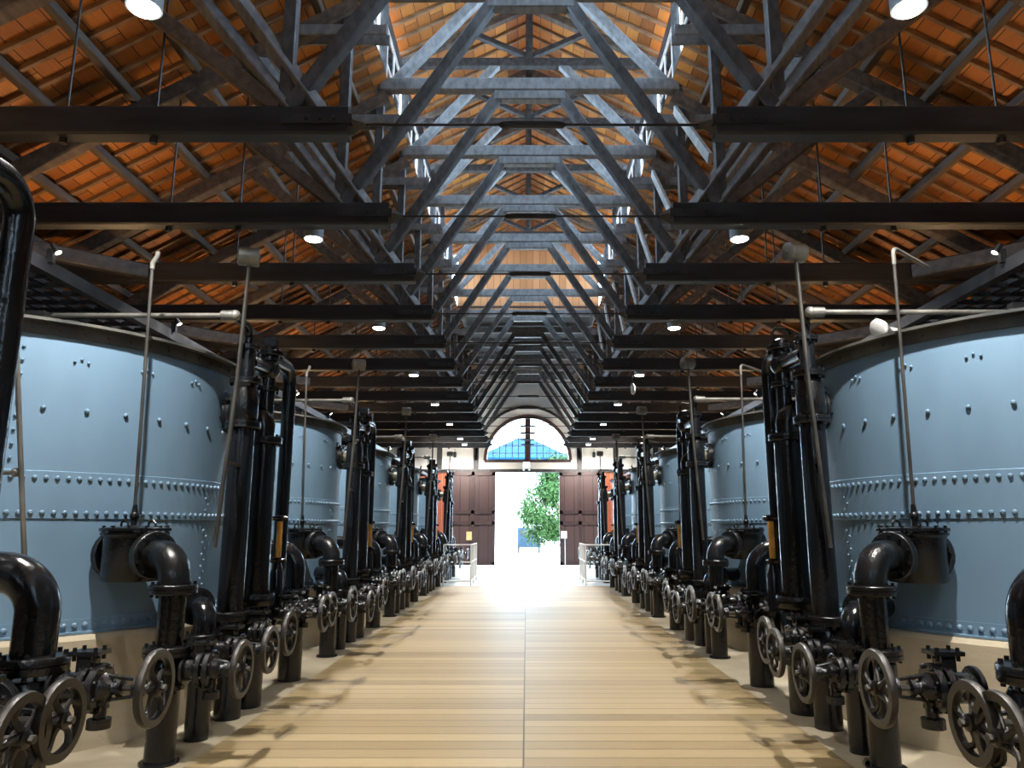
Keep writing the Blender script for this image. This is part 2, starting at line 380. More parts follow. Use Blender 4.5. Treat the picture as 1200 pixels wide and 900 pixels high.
for i, x in enumerate((-5.4, -3.7, -2.15, 2.25, 3.8, 5.5)):
    m = MB(); m.b2(x-.11, x+.11, YW-.06, YW+.01, 4.0, 5.2); structure('trim_%d' % (i+1), m, 'timber', 'dark upright on the cream band, %s from the left' % ORDN[i])
# stone arch band round the window
m = MB()
for r0, r1, mat, nm in ((2.16, 2.26, 'timber', 'trim_arch_outer'), (AR, AR+.14, 'winframe', 'trim_arch_inner')):
    m = MB()
    for i in range(N):
        a0 = PI*i/N; a1 = PI*(i+1)/N; q = []
        for yy in (YW-.06, YW+.02):
            for r, a in ((r0, a0), (r1, a0), (r1, a1), (r0, a1)): q.append((TX+r*math.cos(a), yy, AZ+1.04*r*math.sin(a)))
        m.add(q, [(0, 1, 2, 3), (7, 6, 5, 4), (1, 5, 6, 2), (0, 3, 7, 4), (0, 4, 5, 1), (3, 2, 6, 7)])
    structure(nm, m, mat, 'curved brown casing close round the half-round window' if 'inner' in nm else 'wide dark arch line above the half-round window')
nwin += 1
m = MB(); m.b2(TX-AR-.1, TX+AR+.1, YW-.05, YW+.12, AZ-.09, AZ+.03); m.b2(TX-.12, TX+.12, YW-.04, YW+.12, AZ, AZ+1.04*AR)
wf = structure('window_%d' % nwin, m, 'winframe', 'half-round window with two leaves above the far doorway')
m = MB()
for i in range(1, 6):
    for sg in (-1, 1):
        x = .12 + (AR-.12)*i/6; m.b2(TX+sg*x-.013, TX+sg*x+.013, YW+.02, YW+.06, AZ, AZ+1.04*math.sqrt(AR*AR-x*x))
for i in range(1, 6):
    z = i*AR*1.04/6; w = AR*math.sqrt(1-(i/6)**2); m.b2(TX-w, TX+w, YW+.02, YW+.06, AZ+z-.013, AZ+z+.013)
m.build('glazing_bar', 'winframe', wf)
m = MB(); q = [(TX+AR*math.cos(PI*i/N), YW+.05, AZ+1.04*AR*math.sin(PI*i/N)) for i in range(N+1)]
m.add(q, [tuple(range(N+1))]); m.build('pane', 'glass', wf)
# sliding door leaves
for i, (x0, x1, sd) in enumerate(((-3.2, -DW+.02, 'left'), (DW+.05, 3.1, 'right'))):
    m = MB(); m.b2(x0, x1, YW-.06, YW+.05, .03, 3.87)
    d = structure('door_%d' % (i+1), m, 'door', 'brown boarded sliding door leaf left open on the %s' % sd)
    t = MB()
    for z in (.1, 1.75, 2.2, 3.8): t.b2(x0, x1, YW-.1, YW-.05, z-.07, z+.07)
    for x in (x0+.07, x1-.07, (x0+x1)/2): t.b2(x-.07, x+.07, YW-.1, YW-.05, .03, 3.87)
    t.build('rail_frame', 'doortrim', d)

# ------------------------------------------------------------------ roof trusses
def make_truss(y):
    t = thing('roof_truss', (TX, y, 4.9), 'x', 'roof truss', 'timber roof trusses along the hall')
    def P(name, mat, *beams):
        mb = MB()
        for (p0, p1, w, h, *ro) in beams: mb.beam((TX+p0[0], y+p0[2] if len(p0) > 2 else y, p0[1]), (TX+p1[0], y+p1[2] if len(p1) > 2 else y, p1[1]), w, h, *ro)
        return mb.build(name, mat, t)
    zp = lambda x: zr(x) - .06 - .11 - .10
    for s in (-1, 1):
        P('tie_beam', 'tie', ((s*1.62, 5.035), (s*7.2, 5.035), .18, .27))
        mb = MB(); mb.lathe((TX+s*1.625, y, 5.035), (-s, 0, 0), [(0, .11), (.02, .10), (.12, .035), (.14, .03)], 4); mb.b2(TX+s*1.58, TX+s*2.2, y-.105, y+.105, 4.99, 5.08)
        mb.build('end_shoe', 'steel', t)
        for x in (1.74, 1.86, 1.98):
            mb = MB(); mb.cyl((TX+s*x, y-.125, 5.035), (TX+s*x, y+.125, 5.035), .018, n=8); mb.build('bolt', 'bolt', t)
        P('brace', 'brace', ((s*2.2, 5.1), (s*.44, 7.82), .14, .145))
        P('post', 'brace', ((s*2.2, 5.14, .0), (s*2.2, 9.6, .0), .12, .10))
        P('strut', 'strut', ((s*1.86, 5.12), (s*3.28, zp(3.28)), .125, .125, -s*.65))
        P('strut', 'strut', ((s*2.12, 5.12), (s*3.56, zp(3.56)), .125, .125, -s*.65))
        P('raking_strut', 'purlin', ((s*2.25, 5.18), (s*4.1, zp(4.1)), .12, .15))
        P('principal_rafter', 'purlin', ((s*7.25, zp(7.25)), (s*2.1, zp(2.1)), .16, .2))
        P('upper_brace', 'strut', ((s*1.98, 8.02), (s*.55, 9.66), .12, .15))
        P('monitor_rafter', 'purlin', ((s*2.4, 9.60), (s*.02, 10.80), .12, .15))
        P('king_strut', 'timber', ((s*.05, 9.8), (s*1.05, 10.28), .1, .1))
        P('clamp_board', 'strut', ((s*1.72, 7.36, -.1), (s*2.8, 7.36, -.1), .03, .13), ((s*1.72, 7.36, .1), (s*2.8, 7.36, .1), .03, .13))
        for x in (3.35, 4.15):
            mb = MB(); mb.cyl((TX+s*x, y, 4.86), (TX+s*x, y, zp(x)), .011, n=8); mb.cyl((TX+s*x, y, 4.85), (TX+s*x, y, 4.9), .035, n=8)
            mb.build('hanger_rod', 'bolt', t)
    P('straining_beam', 'strut', ((-.52, 7.77), (.52, 7.77), .15, .15))
    P('collar_beam', 'strut', ((-2.2, 7.95), (2.2, 7.95), .15, .2))
    P('upper_tie_beam', 'timber', ((-2.3, 9.66), (2.3, 9.66), .13, .17))
    P('king_post', 'timber', ((0, 9.7), (0, 10.85), .13, .13))
    mb = MB(); mb.cyl((TX-1.5, y, 5.03), (TX+1.5, y, 5.03), .012, n=8); tr_ = mb.build('tie_rod', 'black', t)
    mb = MB(); mb.lathe((TX-.3, y, 5.03), (1, 0, 0), [(0, .012), (.03, .032), (.1, .036), (.5, .036), (.57, .032), (.6, .012)], 10); mb.build('turnbuckle', 'black', tr_)
    return t
tr0 = make_truss(yt(1))
def truss_label(n):
    if n < 1: return 'dark timber roof truss over or behind the viewer, %s back' % ORDN[-n]
    if n == 1: return 'nearest dark timber roof truss, its tie beam level with the photo top quarter'
    return 'dark timber roof truss, %s counted from the viewer, above the aisle' % ORDN[n-1]
HIDE_HIGH = {'upper_brace', 'monitor_rafter', 'king_strut', 'upper_tie_beam', 'king_post'}
for n in list(range(1, 15)) + [0, -1, -2]:
    if n == 1: o = tr0
    else:
        o = copy_tree(tr0, (0, (n-1)*BAY - (.12 if n == 14 else 0), 0))
        if n >= 9:       # the ridge roof ends here: no upper members, posts stop at the collar
            for ch in list(o.children):
                base = ch.name.split('.')[0]
                if base in HIDE_HIGH: bpy.data.objects.remove(ch, do_unlink=True)
        if n >= 9:
            for ch in list(o.children):
                if ch.name.split('.')[0] == 'post': ch.scale = (1, 1, .66)   # shorter post, still standing on the tie
    o['label'] = truss_label(n)
for o in SC.objects:                                   # short posts keep their feet on the tie beam
    if o.name.split('.')[0] == 'post' and abs(o.scale.z - .66) < .01: o.location.z = .24*(1-.66)
# level corner braces between tie beams and the side wall, and raking braces between trusses
k = 0
for n in (3, 5, 7, 9, 11):
    for sg, sd in ((-1, 'left'), (1, 'right')):
        mb = MB(); mb.beam((TX+sg*5.35, yt(n)-.1, 5.02), (TX+sg*7.12, yt(n)-1.63, 5.02), .16, .2)
        o = build_at(mb, 'corner_brace', 'timber', (TX+sg*5.35, yt(n)-.1, 5.02))
        tag(o, 'level diagonal timber on the %s, running from the %s tie beam to the wall' % (sd, ORDN[n-1]), 'brace', 'level corner braces')
for n in range(2, 9):
    mb = MB(); mb.beam((TX+2.12, yt(n)+.1, 5.8), (TX+2.12, yt(n+1)-.09, 7.5), .05, .13)
    o = build_at(mb, 'sway_brace', 'pale_timber', (TX+2.12, yt(n)+.1, 5.8))
    tag(o, 'pale slanting brace on the right between the %s and %s roof trusses' % (ORDN[n-1], ORDN[n]), 'brace', 'slanting braces between right truss posts')

# ------------------------------------------------------------------ hanging downlights
def spot(name, loc, target, W, color, angle, blend=.5, size=.05):
    d = bpy.data.lights.new(name, 'SPOT'); d.energy = W; d.color = color; d.spot_size = math.radians(angle); d.spot_blend = blend; d.shadow_soft_size = size
    o = bpy.data.objects.new(name, d); COL.objects.link(o); o.location = loc
    o.rotation_euler = (V(target)-V(loc)).to_track_quat('-Z', 'Y').to_euler(); return o
lamp0 = None; li = 0
for li, n in enumerate((-2, 0, 2, 4, 6, 8, 10, 12, 13)):  # last pair is off the even spacing, added to brighten the far wall
    y = yt(n) + .22
    for sg, sd in ((-1, 'left'), (1, 'right')):
        loc = (sg*2.5 if sg < 0 else 2.5, y, 4.84)
        if lamp0 is None:
            lamp0 = thing('ceiling_lamp', loc, 'x', 'lamp', 'round downlights under the tie beams'); L = V(loc)
            mb = MB(); mb.lathe(L + V(0, 0, .0), (0, 0, 1), [(0, .105), (0, .112), (.21, .112), (.225, .10), (.225, .0)], 24); mb.build('lamp_body', 'lampbody', lamp0); lb = bpy.data.objects[-1] if False else lamp0.children[0]
            mb = MB(); mb.lathe(L + V(0, 0, -.012), (0, 0, 1), [(0, .088), (.011, .098)], 24); mb.build('lens', 'lens', lb)
            mb = MB(); mb.cyl(L + V(0, 0, .22), L + V(0, 0, .34), .02, n=10); mb.b2(L.x-.03, L.x+.03, L.y-.19, L.y+.03, L.z+.31, L.z+.34); mb.b2(L.x-.04, L.x+.04, L.y-.19, L.y-.135, L.z+.1, L.z+.34); mb.build('bracket', 'black', lamp0)
            o = lamp0
        else: o = copy_tree(lamp0, V(loc) - lamp0.location)
        o['label'] = 'round white downlight, %s lamp of the %s row' % (ORDN[li], sd)
        spot('downlight', V(loc) + V(0, 0, -.03), V(loc) + V(sg*.2, 0, -3), DOWN_W, DOWN_C, 116 if n < 13 else 168, .45, .04)

# ------------------------------------------------------------------ tanks
ZB, ZT, R_T = .77, 2.99, 1.86
SIDES = {
 -1: dict(sd='left', xo=0.0, cx=4.63, cy=6.78, drop=5.28, elb=5.84, A=6.36, B=6.90, C=7.60, E=8.05, wA=8.05, wB=5.28, wC=5.80, wD=6.42, wE=7.36, wF=7.14, pole=5.98, post2=6.46),
  1: dict(sd='right', xo=-.10, cx=4.53, cy=6.58, drop=5.18, elb=5.52, A=6.05, B=6.66, C=7.12, E=7.78, wA=8.05, wB=5.14, wC=5.66, wD=6.04, wE=7.32, wF=7.16, pole=5.88, post2=6.15),
}
PITCH = 4.2
def make_tank(sg, S):
    c = V(sg*S['cx'], S['cy'], 0)
    t = thing('storage_tank', c + V(0, 0, ZB), 'x', 'tank', 'blue riveted tanks')
    mb = MB()
    # shell wall with lapped plates: lower course slightly proud, seam strip between the rivet rows
    mb.lathe(c, (0, 0, 1), [(ZB, R_T-.02), (ZB, R_T+.05), (ZB+.014, R_T+.05), (ZB+.016, R_T+.012), (ZB+.10, R_T+.012), (ZB+.10, R_T), (1.57, R_T), (1.575, R_T+.008), (1.905, R_T+.008), (1.91, R_T), (ZT, R_T), (ZT, R_T-.03), (ZT-.35, R_T-.03)], 112)
    rv = mb
    def rivet(a, z, r=.019, rad=R_T+.006):
        n = V(math.cos(a), math.sin(a), 0); p = c + n*rad + V(0, 0, z); tz = V(0, 0, 1); tx = n.cross(tz)
        vs = []; fs = []
        for rr, hh in ((1, 0), (.85, .55), (.4, .9)):
            for i in range(7): q = 2*PI*i/7; vs.append(p + (tx*math.cos(q) + tz*math.sin(q))*r*rr + n*r*hh)
        for j in range(2):
            for i in range(7): fs.append((j*7+i, j*7+(i+1) % 7, (j+1)*7+(i+1) % 7, (j+1)*7+i))
        fs.append(tuple(range(14, 21))); rv.add(vs, fs)
    NR = 168
    for i in range(NR):
        a = 2*PI*i/NR
        rivet(a, 1.86); rivet(a, 1.615)
        rivet(a, ZB+.058, .021, R_T+.012)
        if i % 4 == 0: rivet(a, 2.36, .019)
    # vertical seams with double rivets; upper and lower courses are staggered
    for base, z0, z1 in ((-.11, ZB+.12, 1.56), (-.11, 1.66, 1.82), (-1.0, 1.94, 2.85)):
        for q in range(3):
            th = base + q*2*PI/3 if sg < 0 else PI - base - q*2*PI/3
            nz = int((z1-z0)/.05)
            for i in range(nz):
                rivet(th + (.017 if i % 2 else -.004), z0 + i*.05, .0125)
    for q in range(24):       # three-rivet clusters near the rim
        a = 2*PI*q/24
        for j in (-1, 0, 1): rivet(a + j*.025, 2.74 - abs(j)*.02, .012)
    rv.build('shell', 'tank', t, sharp=25)
    mb = MB(); mb.lathe(c, (0, 0, 1), [(ZT-.10, R_T-.0), (ZT-.10, R_T+.02), (ZT-.010, R_T+.02), (ZT-.010, R_T+.085), (ZT+.012, R_T+.085), (ZT+.012, R_T-.05), (ZT-.05, R_T-.05)], 112)
    for i in range(72):
        a = 2*PI*i/72; n = V(math.cos(a), math.sin(a), 0); mb.cyl(c + n*(R_T+.02) + V(0, 0, ZT-.055), c + n*(R_T+.036) + V(0, 0, ZT-.055), .012, n=6)
    mb.build('rim_angle', 'rim', t)
    # overflow nozzle towards the tall pipe
    yn = S['B'] - .03; d = V(-sg, 0, 0); xt = S['cx'] - math.sqrt(R_T**2 - (yn-S['cy'])**2)
    p = V(sg*xt, yn, 2.54); e = V(sg*2.50 + S['xo']*(sg > 0), yn, 2.54)
    mb = MB(); mb.flange(p + d*.05, d, .18, .075, nb=10); mb.build('nozzle_flange', 'pipe_dull', t)
    mb = MB(); mb.cyl(p - d*.02, e, .088, n=20); mb.build('nozzle_pipe', 'nozzle', t)
    return t
def make_plinth(sg, S):
    c = V(sg*S['cx'], S['cy'], 0); mb = MB()
    mb.lathe(c, (0, 0, 1), [(0, 1.99), (.735, 1.985), (.765, 1.955), (.77, 1.5)], 96)
    return build_at(mb, 'tank_plinth', 'concrete', c, sharp=25)

# ------------------------------------------------------------------ piping of one bay
def handwheel(mb, c, ax, R, n=5):
    c = V(c); a, b, d = basis(V(ax)); pts = []
    for i in range(40): q = 2*PI*i/40; pts.append(c + (a*math.cos(q) + b*math.sin(q))*R)
    vs = []; fs = []
    prof = [(-.017, -.016), (.017, -.016), (.022, 0), (.017, .016), (-.017, .016), (-.022, 0)]
    for i in range(40):
        q = 2*PI*i/40; rd = a*math.cos(q) + b*math.sin(q)
        for pr, pd in prof: vs.append(c + rd*(R+pr) + d*pd)
    for i in range(40):
        for k2 in range(6): fs.append((i*6+k2, i*6+(k2+1) % 6, ((i+1) % 40)*6+(k2+1) % 6, ((i+1) % 40)*6+k2))
    mb.add(vs, fs)
    mb.lathe(c - d*.03, d, [(0, .024), (.005, .034), (.055, .034), (.06, .024)], 12)
    for j in range(n):
        q0 = 2*PI*j/n + .3; sp = []
        for i in range(7):
            u = i/6; r = .026 + (R-.035)*u; q = q0 + .38*math.sin(u*PI)*.9
            sp.append(c + (a*math.cos(q) + b*math.sin(q))*r - d*.012*math.sin(u*PI))
        mb.tube(sp, [.017 - .006*math.sin(i/6*PI) for i in range(7)], 8)
def make_valve(sg, S, xs, xw, y, z, R, r=.075):
    """gate valve lying on its side: stub from the column at xs, wheel facing the aisle at xw"""
    x = lambda v: sg*v + (S['xo'] if sg > 0 else 0)
    ax = V(-sg, 0, 0)
    t = thing('gate_valve', (x(xs), y, z), 'x', 'valve', 'gate valves facing the aisle')
    L = xs - xw; xf = xs - L*.40                                   # where the bonnet flange sits
    P = lambda q: V(x(q), y, z)
    mb = MB(); mb.cyl(P(xs-.06), P(xf), r, n=18)
    mb.lathe(P(xs-.06), ax, [(0, r), (0, r+.03), (.02, r+.03), (.025, r)], 18)
    mb.sphere(P(xf), r*1.25, 16, 10, (.75, 1.0, 1.15)); mb.build('valve_body', 'pipe_dull', t)
    mb = MB()
    for q in (-.026, .026): mb.lathe(P(xf-.03+q) - ax*.018, ax, [(0, r*1.55), (.004, r*1.62), (.032, r*1.62), (.036, r*1.55)], 20)
    mb.bolts(P(xf-.03), ax, r*1.38, 8, .010, .06); mb.build('bonnet_flange', 'pipe_dull', t)
    mb = MB(); mb.lathe(P(xf-.06), ax, [(0, r*1.05), (.035, r*.9), (.065, r*.45), (.09, r*.42), (.09, r*.58), (.108, r*.58), (.112, r*.3)], 16)
    mb.cyl(P(xf-.07) - V(0, 0, .03), P(xf-.07) - V(0, 0, r*1.5+.06), .03, n=12); mb.cyl(P(xf-.07) - V(0, 0, r*1.5+.03), P(xf-.07) - V(0, 0, r*1.5+.075), .055, n=10)
    mb.build('bonnet', 'pipe_dull', t)
    mb = MB(); q = P(xf+.01)
    mb.b2(q.x-.035, q.x+.035, q.y-.045, q.y+.045, z+r*1.1, z+r*1.1+.075); mb.b2(q.x-.075, q.x+.075, q.y-.06, q.y+.06, z+r*1.1+.075, z+r*1.1+.095)
    for u in (-1, 1):
        for w in (-1, 1): mb.cyl((q.x+u*.05, q.y+w*.04, z+r*1.1+.05), (q.x+u*.05, q.y+w*.04, z+r*1.1+.112), .011, n=6)
    mb.build('cover_plate', 'pipe_dull', t)
    mb = MB(); xe = xw + .075
    for u in (-1, 1): mb.beam(P(xf-.05) + V(0, 0, u*r*.85), P(xe) + V(0, 0, u*r*.5), .022, .014)
    mb.lathe(P(xe) + ax*-.02, ax, [(0, .03), (.0, .048), (.035, .048), (.035, .03)], 12); mb.build('yoke', 'pipe_dull', t)
    mb = MB(); mb.cyl(P(xf-.1), P(xw-.055), .0145, n=10); mb.lathe(P(xw-.035), ax, [(0, .017), (.018, .017), (.018, .011)], 6); mb.build('spindle', 'rod', t)
    mb = MB(); handwheel(mb, P(xw), ax, R); mb.build('handwheel', 'wheel', t)
    return t

def make_bay(sg, S, only=None):
    """every thing of one bay of pipework at k=0; returns (key, object, depth order)"""
    x = lambda v: sg*v + (S['xo'] if sg > 0 else 0)
    XP = 2.42
    out = []
    c = V(sg*S['cx'], S['cy'], 0)
    def foot(mb, y, zt, r=.1): mb.cyl((x(2.4), y, -.0), (x(2.4), y, zt), r, n=22)
    # --- drop column with its strainer box
    y = S['drop']; p = V(x(2.4), y, 0); d = (c-p); d.z = 0; d.normalize()
    t = thing('inlet_pipe', p, 'x', 'pipe', 'inlet elbow pipes by the tanks')
    mb = MB(); foot(mb, y, .5, .095); mb.lathe(p, (0, 0, 1), [(0, .125), (.015, .125), (.018, .096)], 22); mb.build('foot_pipe', 'pipe', t)
    mb = MB(); mb.lathe(p, (0, 0, 1), [(.46, .1), (.46, .13), (.49, .13), (.5, .115), (.58, .118), (.64, .115), (.66, .1)], 22); mb.build('tee_body', 'pipe', t)
    mb = MB(); mb.flange(p + V(0, 0, .70), (0, 0, 1), .16, .075); mb.build('lower_flange', 'pipe_dull', t)
    mb = MB(); mb.cyl(p + V(0, 0, .72), p + V(0, 0, 1.09), .088, n=22); mb.build('riser', 'pipe', t)
    mb = MB(); mb.flange(p + V(0, 0, 1.10), (0, 0, 1), .155, .07); mb.build('upper_flange', 'pipe_dull', t)
    zc = 1.32; mb = MB(); q = p + V(0, 0, zc)
    mb.tube(arc_path(p + V(0, 0, 1.12), q, q + d*.30, .17, 12), .105, 22); mb.build('elbow', 'pipe_dull', t)
    mb = MB(); mb.flange(q + d*.28, d, .165, .075, nb=10); mb.build('side_flange', 'pipe_dull', t)
    bx = p + d*.545
    mb = MB(); mb.lathe(bx, (0, 0, 1), [(1.13, .14), (1.135, .19), (1.15, .2), (1.44, .205), (1.46, .23), (1.48, .23)], 30); mb.cyl(q + d*.28, q + d*.4, .11, n=20); mb.build('strainer_box', 'pipe_dull', t)
    mb = MB(); mb.lathe(bx, (0, 0, 1), [(1.485, .23), (1.487, .238), (1.507, .238), (1.51, .23), (1.52, .1), (1.525, .02)], 30); mb.bolts(bx + V(0, 0, 1.49), (0, 0, 1), .213, 12, .012, .035)
    for u in (-.1, .1):
        mb.tube([bx + V(u-.025, .03, 1.51), bx + V(u-.025, .03, 1.545), bx + V(u, .03, 1.565), bx + V(u+.025, .03, 1.545), bx + V(u+.025, .03, 1.51)], .009, 8)
    mb.build('lid', 'pipe_dull', t)
    mb = MB(); e = q + d*((c-p).length - R_T - .0); e2 = V(e.x, e.y, zc)
    mb.cyl(V(bx.x, bx.y, zc) + d*.1, e2 + d*.02, .115, n=20); mb.flange(e2 - d*.07, d, .185, .07, nb=10); mb.build('wall_flange', 'pipe_dull', t)
    # cast lettering strip on the box is worn away: a faint raised pad
    out.append(('inlet', t))
    # --- lifting rod over the lid
    b0 = bx + V(-sg*-.02, 0, 1.525)
    t = thing('lifting_rod', b0, 'x', 'rod', 'lifting rods above the strainer boxes')
    mb = MB(); top = V(x(2.93), y+.32, 3.50); mb.tube([b0 + V(0, 0, .06), b0.lerp(top, .5), top], .0125, 10); mb.build('shaft', 'rod', t)
    mb = MB(); mb.cyl(b0, b0 + V(0, 0, .05), .022, n=10); mb.sphere(b0 + V(0, 0, .07), .034, 12, 8); mb.cyl(b0 + V(0, 0, .09), b0 + V(0, 0, .15), .024, .016, n=10); mb.build('knuckle', 'pipe_dull', t)
    mb = MB()
    if sg < 0: mb.tube([top, top + V(0, 0, .05), top + V(.03, 0, .10), top + V(.035, 0, .14)], .018, 10)
    else: mb.tube(arc_path(top, top + V(.0, 0, .14), top + V(.42, .3, .09), .05, 8), .016, 10)
    mb.build('top_hook', 'galv', t); out.append(('rod', t))
    # --- small elbow to the tank foot
    y = S['elb']; p = V(x(2.4), y, 0); d = V(sg*.70, .72, 0).normalized(); w_ = p - V(c.x, c.y, 0); b_ = w_.dot(d); dist = -b_ - math.sqrt(b_*b_ - w_.length_squared + R_T**2)
    t = thing('outlet_elbow', p, 'x', 'pipe', 'low outlet elbows by the tanks')
    mb = MB(); foot(mb, y, .56, .085); mb.build('foot_pipe', 'pipe', t)
    mb = MB(); mb.lathe(p, (0, 0, 1), [(.5, .09), (.52, .115), (.62, .115), (.66, .095)], 20); mb.build('tee_body', 'pipe', t)
    mb = MB(); mb.flange(p + V(0, 0, .71), (0, 0, 1), .135, .065); mb.build('base_flange', 'pipe_dull', t)
    q = p + V(0, 0, .92); mb = MB(); mb.tube(arc_path(p + V(0, 0, .73), q, q + d*(dist+.02), .11, 10), .082, 20); mb.build('elbow', 'pipe', t)
    mb = MB(); mb.flange(q + d*.20, d, .14, .06); mb.build('side_flange', 'pipe_dull', t)
    out.append(('elbow', t))
    # --- tall column A
    y = S['A']; p = V(x(XP), y, 0); d = V(c.x-p.x, c.y-p.y, 0).normalized()
    t = thing('overflow_pipe', p, 'x', 'pipe', 'tall overflow columns')
    mb = MB(); mb.cyl((x(2.42), S['post2'], 0), (x(2.42), S['post2'], .64), .105, n=22); mb.build('foot_pipe', 'pipe', t)
    mb = MB(); mb.lathe(p, (0, 0, 1), [(.60, .11), (.62, .135), (.74, .135), (.77, .115)], 22); mb.build('tee_body', 'pipe', t)
    mb = MB(); mb.flange(p + V(0, 0, .81), (0, 0, 1), .165, .08, nb=10); mb.build('base_flange', 'pipe_dull', t)
    mb = MB(); mb.cyl(p + V(0, 0, .83), p + V(0, 0, 2.35), .103, .1, n=24); mb.build('shaft', 'pipe', t)
    mb = MB(); mb.flange(p + V(0, 0, 2.37), (0, 0, 1), .145, .07); mb.build('middle_flange', 'pipe_dull', t)
    mb = MB(); mb.flange(p + V(0, 0, 2.75), (0, 0, 1), .135, .055); mb.build('upper_flange', 'pipe_dull', t)
    mb = MB(); mb.lathe(p, (0, 0, 1), [(2.39, .1), (2.42, .115), (2.58, .115), (2.62, .11), (2.73, .085)], 22); mb.build('tee_head', 'pipe_dull', t)
    mb = MB(); mb.cyl(p + V(0, 0, 2.76), p + V(0, 0, 3.04), .062, n=18); mb.flange(p + V(0, 0, 3.05), (0, 0, 1), .095, .045, nb=6, br=.01); mb.build('neck_pipe', 'pipe', t)
    j = V(x(2.43), S['pole']+.06, 3.25); mb = MB(); mb.tube([p + V(0, 0, 3.06)] + arc_path(p + V(0, 0, 3.08), p + V(0, 0, 3.22), j + V(0, .03, 0), .1, 8), .036, 14); mb.build('vent_bend', 'pipe', t)
    mb = MB(); mb.cyl(j + V(-.0, .0, 0), j + V(sg*.11, 0, 0), .042, n=14); mb.sphere(j, .046, 12, 8); mb.cyl(j + V(sg*.1, 0, 0), j + V(sg*1.75, .0, 0), .021, n=12); mb.build('spray_arm', 'galv', t)
    out.append(('A', t))
    # --- tall column B
    y = S['B']; p = V(x(XP), y, 0); ca = V(x(XP), S['A'], 0); d = (V(c.x, c.y, 0)-p); d.z = 0; d.normalize()
    t = thing('main_riser', p, 'x', 'pipe', 'thick tall main columns')
    mb = MB(); mb.cyl((x(2.42), y-.02, 0), (x(2.42), y-.02, .68), .125, n=24); mb.build('foot_pipe', 'pipe', t)
    mb = MB(); mb.lathe(p, (0, 0, 1), [(.62, .12), (.64, .15), (.79, .15), (.83, .125)], 24); mb.build('tee_body', 'pipe', t)
    mb = MB(); mb.flange(p + V(0, 0, .89), (0, 0, 1), .175, .11, nb=10); mb.build('base_flange', 'pipe_dull', t)
    mb = MB(); mb.cyl(p + V(0, 0, .9), p + V(0, 0, 2.28), .122, .115, n=26); mb.build('shaft', 'pipe', t)
    mb = MB(); mb.flange(p + V(0, 0, 2.30), (0, 0, 1), .16, .07, nb=10); mb.build('middle_flange', 'pipe_dull', t)
    dl = V(sg, 0, 0); q = p + V(0, -.03, 2.54)
    mb = MB(); mb.tube(arc_path(p + V(0, -.03, 2.32), q, q + dl*.16, .12, 10), .10, 22); mb.cyl(q + dl*.12, q + dl*.17, .12, n=20); mb.build('reducing_elbow', 'pipe', t)
    mb = MB(); mb.cyl(p + V(0, 0, 2.45), p + V(0, 0, 2.98), .066, n=18); mb.flange(p + V(0, 0, 2.78), (0, 0, 1), .105, .05, nb=6, br=.01); mb.build('neck_pipe', 'pipe', t)
    ta = ca + V(0, 0, 2.93); tb = p + V(0, 0, 2.97)
    mb = MB(); mb.sphere(tb, .105, 18, 10, (1, 1, 1.05)); mb.cyl(tb + V(0, 0, .08), tb + V(0, 0, .13), .08, n=16); mb.build('valve_head', 'pipe_dull', t)
    mb = MB(); mb.cyl(tb, ta + (tb-ta).normalized()*.06, .062, n=18); mb.build('cross_pipe', 'pipe_dull', t)
    mb = MB(); mb.flange(tb + V(0, 0, .15), (0, 0, 1), .125, .055, nb=6); mb.lathe(tb + V(0, 0, .18), (0, 0, 1), [(0, .07), (.04, .06), (.06, .03)], 12)
    if sg < 0: mb.b2(tb.x-.06, tb.x+.06, tb.y-.05, tb.y+.05, tb.z+.22, tb.z+.30)
    else: mb.tube([tb + V(-.07, 0, .17), tb + V(-.07, 0, .30), tb + V(-.04, 0, .335), tb + V(.07, 0, .33), tb + V(.1, 0, .28)], .014, 8)
    mb.build('valve_bonnet', 'pipe_dull', t)
    out.append(('B', t))
    # --- slim column C with its return bend
    y = S['C']; p = V(x(2.44), y, 0)
    t = thing('return_pipe', p, 'x', 'pipe', 'slim tall return columns')
    mb = MB(); mb.tube(arc_path(p + V(0, 0, .72), p + V(0, 0, 3.12), V(x(2.44), S['B']+.12, 3.10), .17, 12), .066, 20); mb.build('shaft', 'pipe', t)
    mb = MB(); mb.lathe(p, (0, 0, 1), [(.6, .08), (.62, .1), (.68, .1), (.7, .11), (.75, .11), (.77, .07)], 18); mb.bolts(p + V(0, 0, .73), (0, 0, 1), .093, 6, .01, .035); mb.build('base_flange', 'pipe_dull', t)
    out.append(('C', t))
    # --- sight gauge between B and C
    yg = S['B'] + .30; t = thing('sight_gauge', (x(2.42), yg, 1.2), 'x', 'gauge', 'sight gauges with amber tubes')
    gx = x(2.34)
    for z in (1.21, 1.60):
        mb = MB(); mb.cyl((x(2.42), S['B']+.10, z), (x(2.42), yg-.03, z), .026, n=10); mb.cyl((x(2.46), yg-.03, z), (x(2.28), yg+.06, z), .02, n=10)
        mb.sphere((x(2.44), yg-.02, z), .036, 10, 8); mb.lathe((gx, yg+.05, z-.03), (0, 0, 1), [(0, .03), (.005, .042), (.055, .042), (.06, .03)], 10)
        mb.build('clamp', 'pipe_dull', t)
    mb = MB(); mb.cyl((x(2.44), yg-.02, 1.21), (x(2.44), yg-.02, 1.6), .021, n=12); mb.build('pale_tube', 'paletube', t)
    mb = MB(); mb.cyl((gx, yg+.05, 1.23), (gx, yg+.05, 1.58), .027, n=12); mb.build('amber_tube', 'yellow', t)
    mb = MB(); mb.lathe((gx, yg+.05, .74), (0, 0, 1), [(0, .08), (.0, .1), (.04, .1), (.045, .062), (.36, .062), (.42, .04), (.45, .03)], 16); mb.build('drain_pot', 'pipe', t)
    out.append(('gauge', t))
